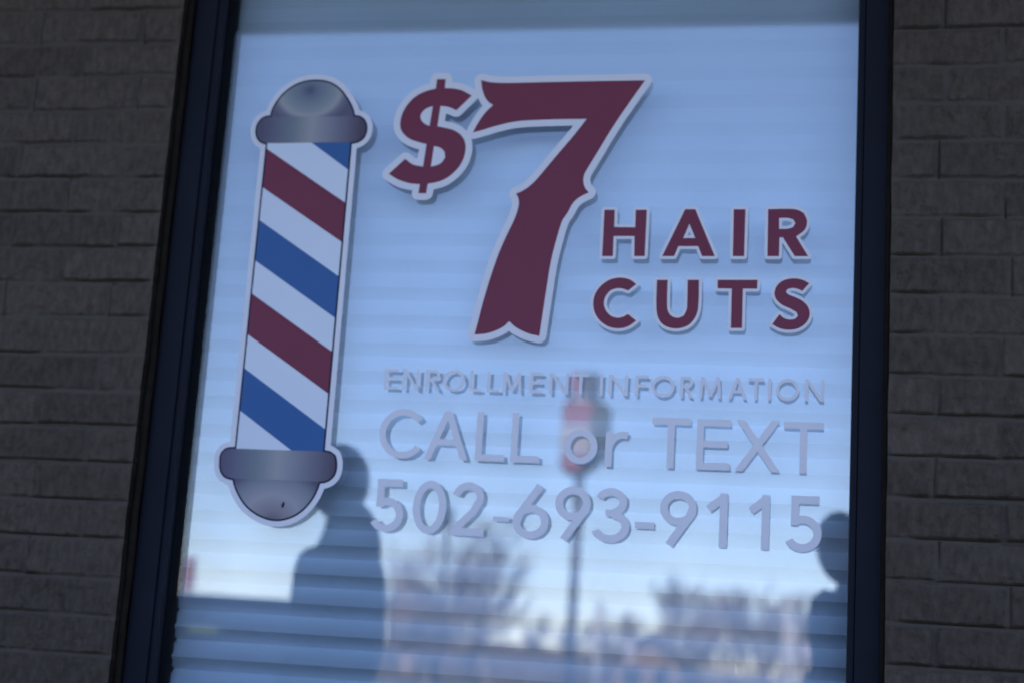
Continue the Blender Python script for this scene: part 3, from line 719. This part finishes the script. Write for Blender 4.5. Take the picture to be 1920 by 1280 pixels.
def body(armL, armR, lean=0.0, hood=0):
    j = [(0,0,.94,.155,.115),(0,.0,1.08,.150,.115),(0,.0,1.24,.165,.125),(0,.005,1.38,.150,.105),(0,.01,1.46,.085,.08),(0,.0,1.53,.066),(0,-.01,1.60,.055)]
    if hood: j[3:6] = [(0,.02,1.38,.165,.125),(0,.045,1.48,.110,.118),(0,.03,1.545,.098,.098)]
    e = [(0,1),(1,2),(2,3),(3,4),(4,5),(5,6)]
    arms = []
    for sx, arm in ((-1, armL), (1, armR)):
        arms.append([(sx*.10,.01,1.385,.085),(sx*.185,.01,1.385,.078)] + [(*q, (.056,.040)[k]) for k, q in enumerate(arm)])
        b1 = len(j); j += [(sx*.10,0,.86,.098),(sx*.11,-.01,.50,.064),(sx*.115,.015,.12,.046),(sx*.115,.02,.055,.045),(sx*.13,-.13,.035,.036)]
        e += [(0,b1),(b1,b1+1),(b1+1,b1+2),(b1+2,b1+3),(b1+3,b1+4)]
    j = [(q[0] + lean * max(0, q[2] - 1.2) / .45 if abs(q[0]) < .19 else q[0], *q[1:]) for q in j]
    arms = [[(q[0] + lean * max(0, q[2] - 1.2) / .45 if n_ < 2 else q[0], *q[1:]) for n_, q in enumerate(ar)] for ar in arms]
    return (j, arms), e
def region(c):
    z = c[:, 2]; out = np.full(len(c), 1); out[z < .84] = 2; out[z < .09] = 3; hd = np.linalg.norm((c - np.array(region.head)) / np.array((.092, .118, .136)), axis=1); out[hd < 1.05] = 0
    for hp, r in region.hands: out[np.linalg.norm(c - np.array(hp), axis=1) < r] = 0
    return out
# standing side-on, arms down
jl, el = body([(-.23,.02,1.11),(-.24,-.05,.86),(-.24,-.05,.86)][:2], [(.23,.02,1.11),(.24,-.05,.86)], 0, 1)
region.head = (.0, -.03, 1.665)
region.hands = [((-.24,-.075,.76), .105), ((.24,-.075,.76), .105)]
GP = .4
person('person in a dark coat standing side-on, mirrored in the glass beside the pole picture', (-1.072, -2.40, 0), R_(-78), 1.0, jl, el,
       [((-.24,-.055,.85), (0,-.15,-1), (.3,-1,0), .35), ((.24,-.055,.85), (0,-.15,-1), (-.3,-1,0), .35)], (.0, -.03, 1.665), 0, .5, region)
# the photographer holding the camera in front of the chest
camx = .55
pl = (.725, -3.05, 0); prz = math.pi + .44
jp, ep = body([(-.19,-.03,1.13),(-.065,-.26,1.06)], [(.175,-.03,1.13),(.135,-.26,1.06)], .12, 1)
region.head = (.125, -.07, 1.575)
region.hands = [((-.05,-.33,1.09), .10), ((.12,-.33,1.09), .10)]
person('photographer in a dark jacket holding a camera at the chest, mirrored at the right frame', pl, prz, 1.0, jp, ep,
       [((-.065,-.265,1.065), (.2,-1,.35), (0,0,1), .6), ((.135,-.265,1.065), (-.2,-1,.35), (0,0,1), .6)], (.125, -.07, 1.575), .15, .0, region)
# the camera itself, just behind the viewpoint
ck = empty('camera_body', (.55, -2.735, 1.10)); tag(ck, "black camera held in the photographer's hands", 'camera')
s = MB(); s.box((-.062,-.066,-.045),(.062,-.028,.035)); s.box((-.022,-.064,.036),(.022,-.024,.056)); s.box((-.062,-.060,-.04),(-.040,-.012,.03)); bevel(s.build('body', M['camera_black'], ck), .004)
s = MB(); s.tube([(0,-.0275,-.004),(0,-.006,-.004)], .030, 20); s.build('lens', M['camera_black'], ck, True)
ck.rotation_euler = (R_(11), 0, R_(11))

# ------------------------------------------------------------ dark parked car, nose to the pavement
def car(loc, rz, label):
    root = empty('parked_car', loc, rz); tag(root, label, 'car')
    # stations along the length (local y: 0 front .. 4.6 rear); section half-widths at heights
    st = [(0.0,.30,.62,.70,.70),(.12,.24,.84,.86,.74),(.5,.20,.95,.90,.78),(1.25,.20,.98,1.02,.80),(1.55,.20,.98,1.06,.82),(2.25,.20,.99,1.50,.74),(2.9,.20,.99,1.55,.76),(3.9,.20,.98,1.51,.74),(4.45,.22,.96,1.28,.76),(4.6,.30,.90,1.00,.80)]
    vs = []; fs = []; nseg = 0
    for y, zb_, hw, zt_, tw in st:
        belt = min(1.02, zt_ - .02); sec = [(hw*.90, zb_), (hw, zb_ + .18), (hw, belt*.75), (hw*.97, belt), (tw if zt_ > 1.1 else hw*.86, zt_ - .05), (tw*.86 if zt_ > 1.1 else hw*.6, zt_)]
        ring = [(-x, y, z) for x, z in sec] + [(x, y, z) for x, z in reversed(sec)]
        nseg = len(ring); vs += ring
    for k in range(len(st)-1):
        for q in range(nseg):
            q2 = (q+1) % nseg; fs.append((k*nseg+q, k*nseg+q2, (k+1)*nseg+q2, (k+1)*nseg+q))
    fs += [tuple(range(nseg)), tuple(range((len(st)-1)*nseg, len(st)*nseg))[::-1]]
    s = MB(); s.add(vs, fs); o = s.build('body', M['car_paint'], root, True); bevel(o, .03, 2)
    s = MB(); s.add([(-.80,1.60,1.10),(.80,1.60,1.10),(.66,2.20,1.45),(-.66,2.20,1.45),(-.80,1.57,1.12),(.80,1.57,1.12),(.66,2.17,1.47),(-.66,2.17,1.47)], [(4,5,6,7),(0,3,2,1),(0,1,5,4),(1,2,6,5),(2,3,7,6),(3,0,4,7)]); s.build('windscreen', M['car_glass'], root)
    for sx in (-1, 1):
        for y0, y1 in ((1.95, 2.85), (2.95, 3.85)):
            s = MB(); a0, a1 = sx * .965, sx * .77
            s.add([(a0,y0,1.08),(a0,y1,1.08),(a1,y1 - .05,1.42),(a1,y0 + .12,1.42)] + [(a0 + sx*.02,y0,1.09),(a0 + sx*.02,y1,1.09),(a1 + sx*.02,y1 - .05,1.43),(a1 + sx*.02,y0 + .12,1.43)], [(4,5,6,7),(0,3,2,1),(0,1,5,4),(1,2,6,5),(2,3,7,6),(3,0,4,7)])
            s.build('side_window', M['car_glass'], root)
        for y in (.95, 3.65):
            s = MB(); s.tube([(sx*.80,y,.34),(sx*1.0,y,.34)], .34, 24); wh = s.build('wheel', M['tyre'], root, True)
            s = MB(); s.tube([(sx*.99,y,.34),(sx*1.012,y,.34)], .21, 20); s.build('rim', M['chrome'], wh, True)
        s = MB(); s.box((sx*.78-.12,-.02,.62),(sx*.78+.10,.10,.74)); bevel(s.build('headlight', M['lamp_glass'], root), .02)
        s = MB(); s.box((sx*1.08-.09,1.75,1.05),(sx*1.08+.06,1.85,1.20)); bevel(s.build('wing_mirror', M['car_paint'], root), .03)
    s = MB(); s.box((-.55,-.03,.46),(.55,.02,.66)); s.build('grille', M['camera_black'], root)
    s = MB(); s.add([(-.21,1.86,1.27),(-.03,1.86,1.27),(-.03,1.95,1.31),(-.21,1.95,1.31),(-.21,1.80,1.29),(-.03,1.80,1.29),(-.03,1.89,1.33),(-.21,1.89,1.33)], [(4,5,6,7),(0,3,2,1),(0,1,5,4),(1,2,6,5),(2,3,7,6),(3,0,4,7)]); s.build('sticker', M['plate'], root)
    return root
car((-2.72, -4.5, -.126), math.pi - .284, 'dark blue parked car mirrored low in the left of the window')

# ------------------------------------------------------------ far side of the car park
def mirror_pos(px_, py_, dist):
    """place on the far side of the car park whose reflection is met along this line; dist = metres beyond the glass"""
    p = at(px_, py_, dist); return Vector((p.x, -dist, p.z))
def pylon():
    D = 32.0; c = mirror_pos(1069, 1200, D); zt_ = mirror_pos(1090, 700, D).z; zb_ = mirror_pos(1090, 893, D).z
    hw = .62; root = empty('pylon_sign', (c.x, -D, -.126)); tag(root, 'tall red and white roadside pylon sign on a single post', 'sign')
    s = MB(); s.tube([(0,0,0),(0,0,zb_ + .3)], .11, 14); s.build('post', M['steel'], root, True)
    H_ = zt_ - zb_; z0 = zb_ + .126
    def cab(x0, x1, a, b__, name):
        s = MB(); s.box((x0,-.22,z0 + a*H_),(x1,.22,z0 + b__*H_)); return bevel(s.build(name, M['sign_back'], root), .05, 3)
    cab(-.30, .34, .77, 1.0, 'upper_cabinet')
    out = [(-.30,.765),(-.44,.66),(-.44,.10),(-.30,.01),(.08,.01),(.64,.20),(.64,.66),(.36,.765)]
    s = MB(); n_ = len(out); s.add([(x, y, z0 + z*H_) for y in (-.22, .22) for x, z in out], [tuple(range(n_)), tuple(range(n_, 2*n_))[::-1]] + [(q, n_+q, n_+(q+1) % n_, (q+1) % n_) for q in range(n_)])
    bevel(s.build('lower_cabinet', M['sign_back'], root), .04, 3)
    def panel(nm, pts, m_):
        s = MB(); s.add([(x, y, z0 + z*H_) for y in (.225, .245) for x, z in pts], [(0,1,2,3),(7,6,5,4),(0,4,5,1),(1,5,6,2),(2,6,7,3),(3,7,4,0)]); s.build(nm, m_, root)
    panel('red_panel', ((-.28,.79),(.02,.79),(.02,.985),(-.28,.985)), M['sign_red'])
    panel('red_panel', ((-.42,.50),(.20,.50),(.28,.70),(-.36,.70)), M['sign_red'])
    panel('red_panel', ((-.34,.05),(-.05,.03),(.28,.19),(-.42,.19)), M['sign_red'])
    panel('white_panel', ((-.42,.21),(.26,.21),(.22,.485),(-.42,.485)), M['sign_white'])
    panel('white_stripe', ((-.16,.705),(.10,.705),(.04,.775),(-.12,.775)), M['sign_white'])
    return root
pylon()
def post_thing(name, label, cat, pxx, top, dist, r, m, head=None):
    c = mirror_pos(pxx, 1200, dist); z = mirror_pos(pxx, top, dist).z
    root = empty(name, (c.x, -dist, -.126)); tag(root, label, cat)
    s = MB(); s.tube([(0,0,0),(0,0,z + .126)], [r, r*.8], 12); s.build('post', m, root, True)
    if head:
        hw, h0, h1, mm_ = head; s = MB(); s.box((-hw,-.05,z + .126 + h0),(hw,.05,z + .126 + h1)); bevel(s.build('panel', mm_, root), .02)
    return root
post_thing('street_lamp', 'thin dark lamp post with a small head beside the bare tree', 'street lamp', 824, 978, 20, .045, M['steel'], (.07, -.05, .22, M['sign_back']))
post_thing('utility_pole', 'pale pole standing just right of the pylon sign', 'pole', 1120, 1128, 42, .12, M['pale_pole'])
post_thing('utility_pole', 'pale pole near the right window frame', 'pole', 1474, 1130, 36, .12, M['pale_pole'])
post_thing('utility_pole', 'second pale pole beside the one near the right frame', 'pole', 1487, 1168, 34, .10, M['pale_pole'])
post_thing('street_sign', 'small white sign panel on a short post in the middle of the car park edge', 'sign', 1181, 1240, 30, .03, M['steel'], (.11, -.02, .42, M['sign_white']))
post_thing('street_sign', 'small white sign panel next to the right-hand pale poles', 'sign', 1516, 1236, 30, .03, M['steel'], (.13, .0, .30, M['sign_white']))
post_thing('banner_sign', 'red upright banner sign behind the parked car', 'sign', 340, 1106, 18, .03, M['steel'], (.07, .0, .46, M['sign_red']))
def house(pxx, dist, wd, hwall, hroof, label, mwall):
    c = mirror_pos(pxx, 1250, dist); root = empty('house', (c.x, -dist, -.126)); tag(root, label, 'house')
    s = MB(); s.box((-wd/2,-3,0),(wd/2,3,hwall)); s.add([(-wd/2,3.0,hwall),(wd/2,3.0,hwall),(0,3.0,hwall+hroof)], [(0,1,2)]); s.build('wall', mwall, root)
    s = MB(); e_ = .3
    s.add([(-wd/2-e_,-3.3,hwall-.1),(0,-3.3,hwall+hroof+.1),(0,3.3,hwall+hroof+.1),(-wd/2-e_,3.3,hwall-.1),(wd/2+e_,-3.3,hwall-.1),(wd/2+e_,3.3,hwall-.1)], [(0,1,2,3),(1,4,5,2)])
    o = s.build('roof', M['roofing'], root); so = o.modifiers.new('t', 'SOLIDIFY'); so.thickness = .15
    for x in (-wd*.25, wd*.25):
        s = MB(); s.box((x-.4,2.99,hwall*.35),(x+.4,3.04,hwall*.75)); s.build('window', M['car_glass'], root)
house(772, 95, 2.0, 4.3, 1.6, 'small orange brick gabled house left of the bare tree', M['orange'])
house(1225, 75, 3.0, 1.9, 1.0, 'low orange brick hut beyond the small white sign', M['orange'])
# bare trees
def bare_tree(seed, H, spread, depth, twig, up=.14):
    r = random.Random(seed); s = MB(); t_ = MB()
    def grow(p, d_, ln, rad, dep, mb):
        pts = [p]; q = p.copy(); dd = d_.copy()
        for k in range(3):
            dd = (dd + Vector((r.uniform(-.13,.13), r.uniform(-.13,.13), r.uniform(0,.14)))).normalized(); q = q + dd * ln / 3; pts.append(q.copy())
        mb.tube(pts, [rad, rad*.85, rad*.72, rad*.6], 5 if dep > depth-2 else 3, cap=False)
        if dep == 0: return
        for k in range(r.choice((3, 3, 4)) if dep > 1 else 4):
            ax = dd.orthogonal().normalized(); ax.rotate(Matrix.Rotation(r.uniform(0, 6.28), 3, dd))
            nd = (dd + ax * r.uniform(.35, .85) * spread).normalized(); b0 = pts[r.choice((1, 2, 3, 3))]
            grow(b0, nd, ln * r.uniform(.62, .82), max(twig, rad * .58), dep - 1, t_)
    grow(Vector((0,0,0)), Vector((0,0,1)), H * .30, H * .022, depth, s)
    return s.mesh('trunk'), t_.mesh('crown')
variants = [bare_tree(11, 1, .9, 5, .0028), bare_tree(23, 1, 1.1, 5, .0028), bare_tree(37, 1, .75, 5, .0028), bare_tree(41, 1, .8, 5, .0019), bare_tree(53, 1, .95, 5, .0019)]
for tr, cr_ in variants: tr.materials.append(M['bark']); cr_.materials.append(M['bark'])
def put_tree(i_, loc, sc, rz, label, group=None):
    root = empty('bare_tree', loc, rz); root.scale = (sc, sc, sc); tag(root, label, 'tree', group)
    for nm, me_ in zip(('trunk', 'crown'), variants[i_]):
        o = bpy.data.objects.new(nm, me_); col.objects.link(o); o.parent = root
c = mirror_pos(800, 1250, 25); put_tree(3, (c.x, -25, -.126), 4.2, .4, 'small bare winter tree behind the lamp post, nearest tree')
for q, (pxx, dd, H_, vi) in enumerate(((735, 27, 4.3, 4), (868, 29, 4.6, 3))):
    c = mirror_pos(pxx, 1250, dd); put_tree(vi, (c.x, -dd, -.126), H_, 1.3 * q, ('bare winter tree left of the lamp post, just beside the dark figure', 'bare winter tree directly right of the lamp post')[q])
c = mirror_pos(925, 1250, 33); put_tree(4, (c.x, -33, -.126), 4.7, 2.1, 'bare winter tree between the lamp post and the pylon sign')
rt = random.Random(3)
for k in range(46):
    dd = rt.uniform(62, 105); pxx = 610 + k * 22 + rt.uniform(-10, 10)
    c = mirror_pos(pxx, 1250, dd); top = rt.uniform(1062, 1105) if 1260 < pxx < 1510 else rt.uniform(1100, 1205)
    H_ = mirror_pos(pxx, top, dd).z + .126
    put_tree(k % 3, (c.x, -dd, -.126), H_ * 1.12, rt.uniform(0, 6), 'bare winter tree in the distant row beyond the car park', 'distant row of bare trees')
s = MB(); n_ = 80
for k in range(n_ + 1):
    a_ = -1.5 + 3.0 * k / n_; x, y = 150 * math.sin(a_) * 1.6, -118 - 30 * (1 - math.cos(a_)); hh = 1.5 + .7 * math.sin(k * .55) + .5 * math.sin(k * 1.37 + 1)
    s.v += [(x, y, -.13), (x, y - 4, hh), (x, y - 26, hh * .9), (x * 1.1, y - 60, -.13)]
for k in range(n_):
    for q in range(3): a0 = k*4+q; s.f.append((a0, a0+1, a0+5, a0+4)); s.m.append(0)
M['hill'] = noisy('wooded_hill', (.10,.075,.068), (.17,.13,.11), .12, .95, .05, .5, .8)
tag(s.build('hills', M['hill'], None, True), kind='structure')
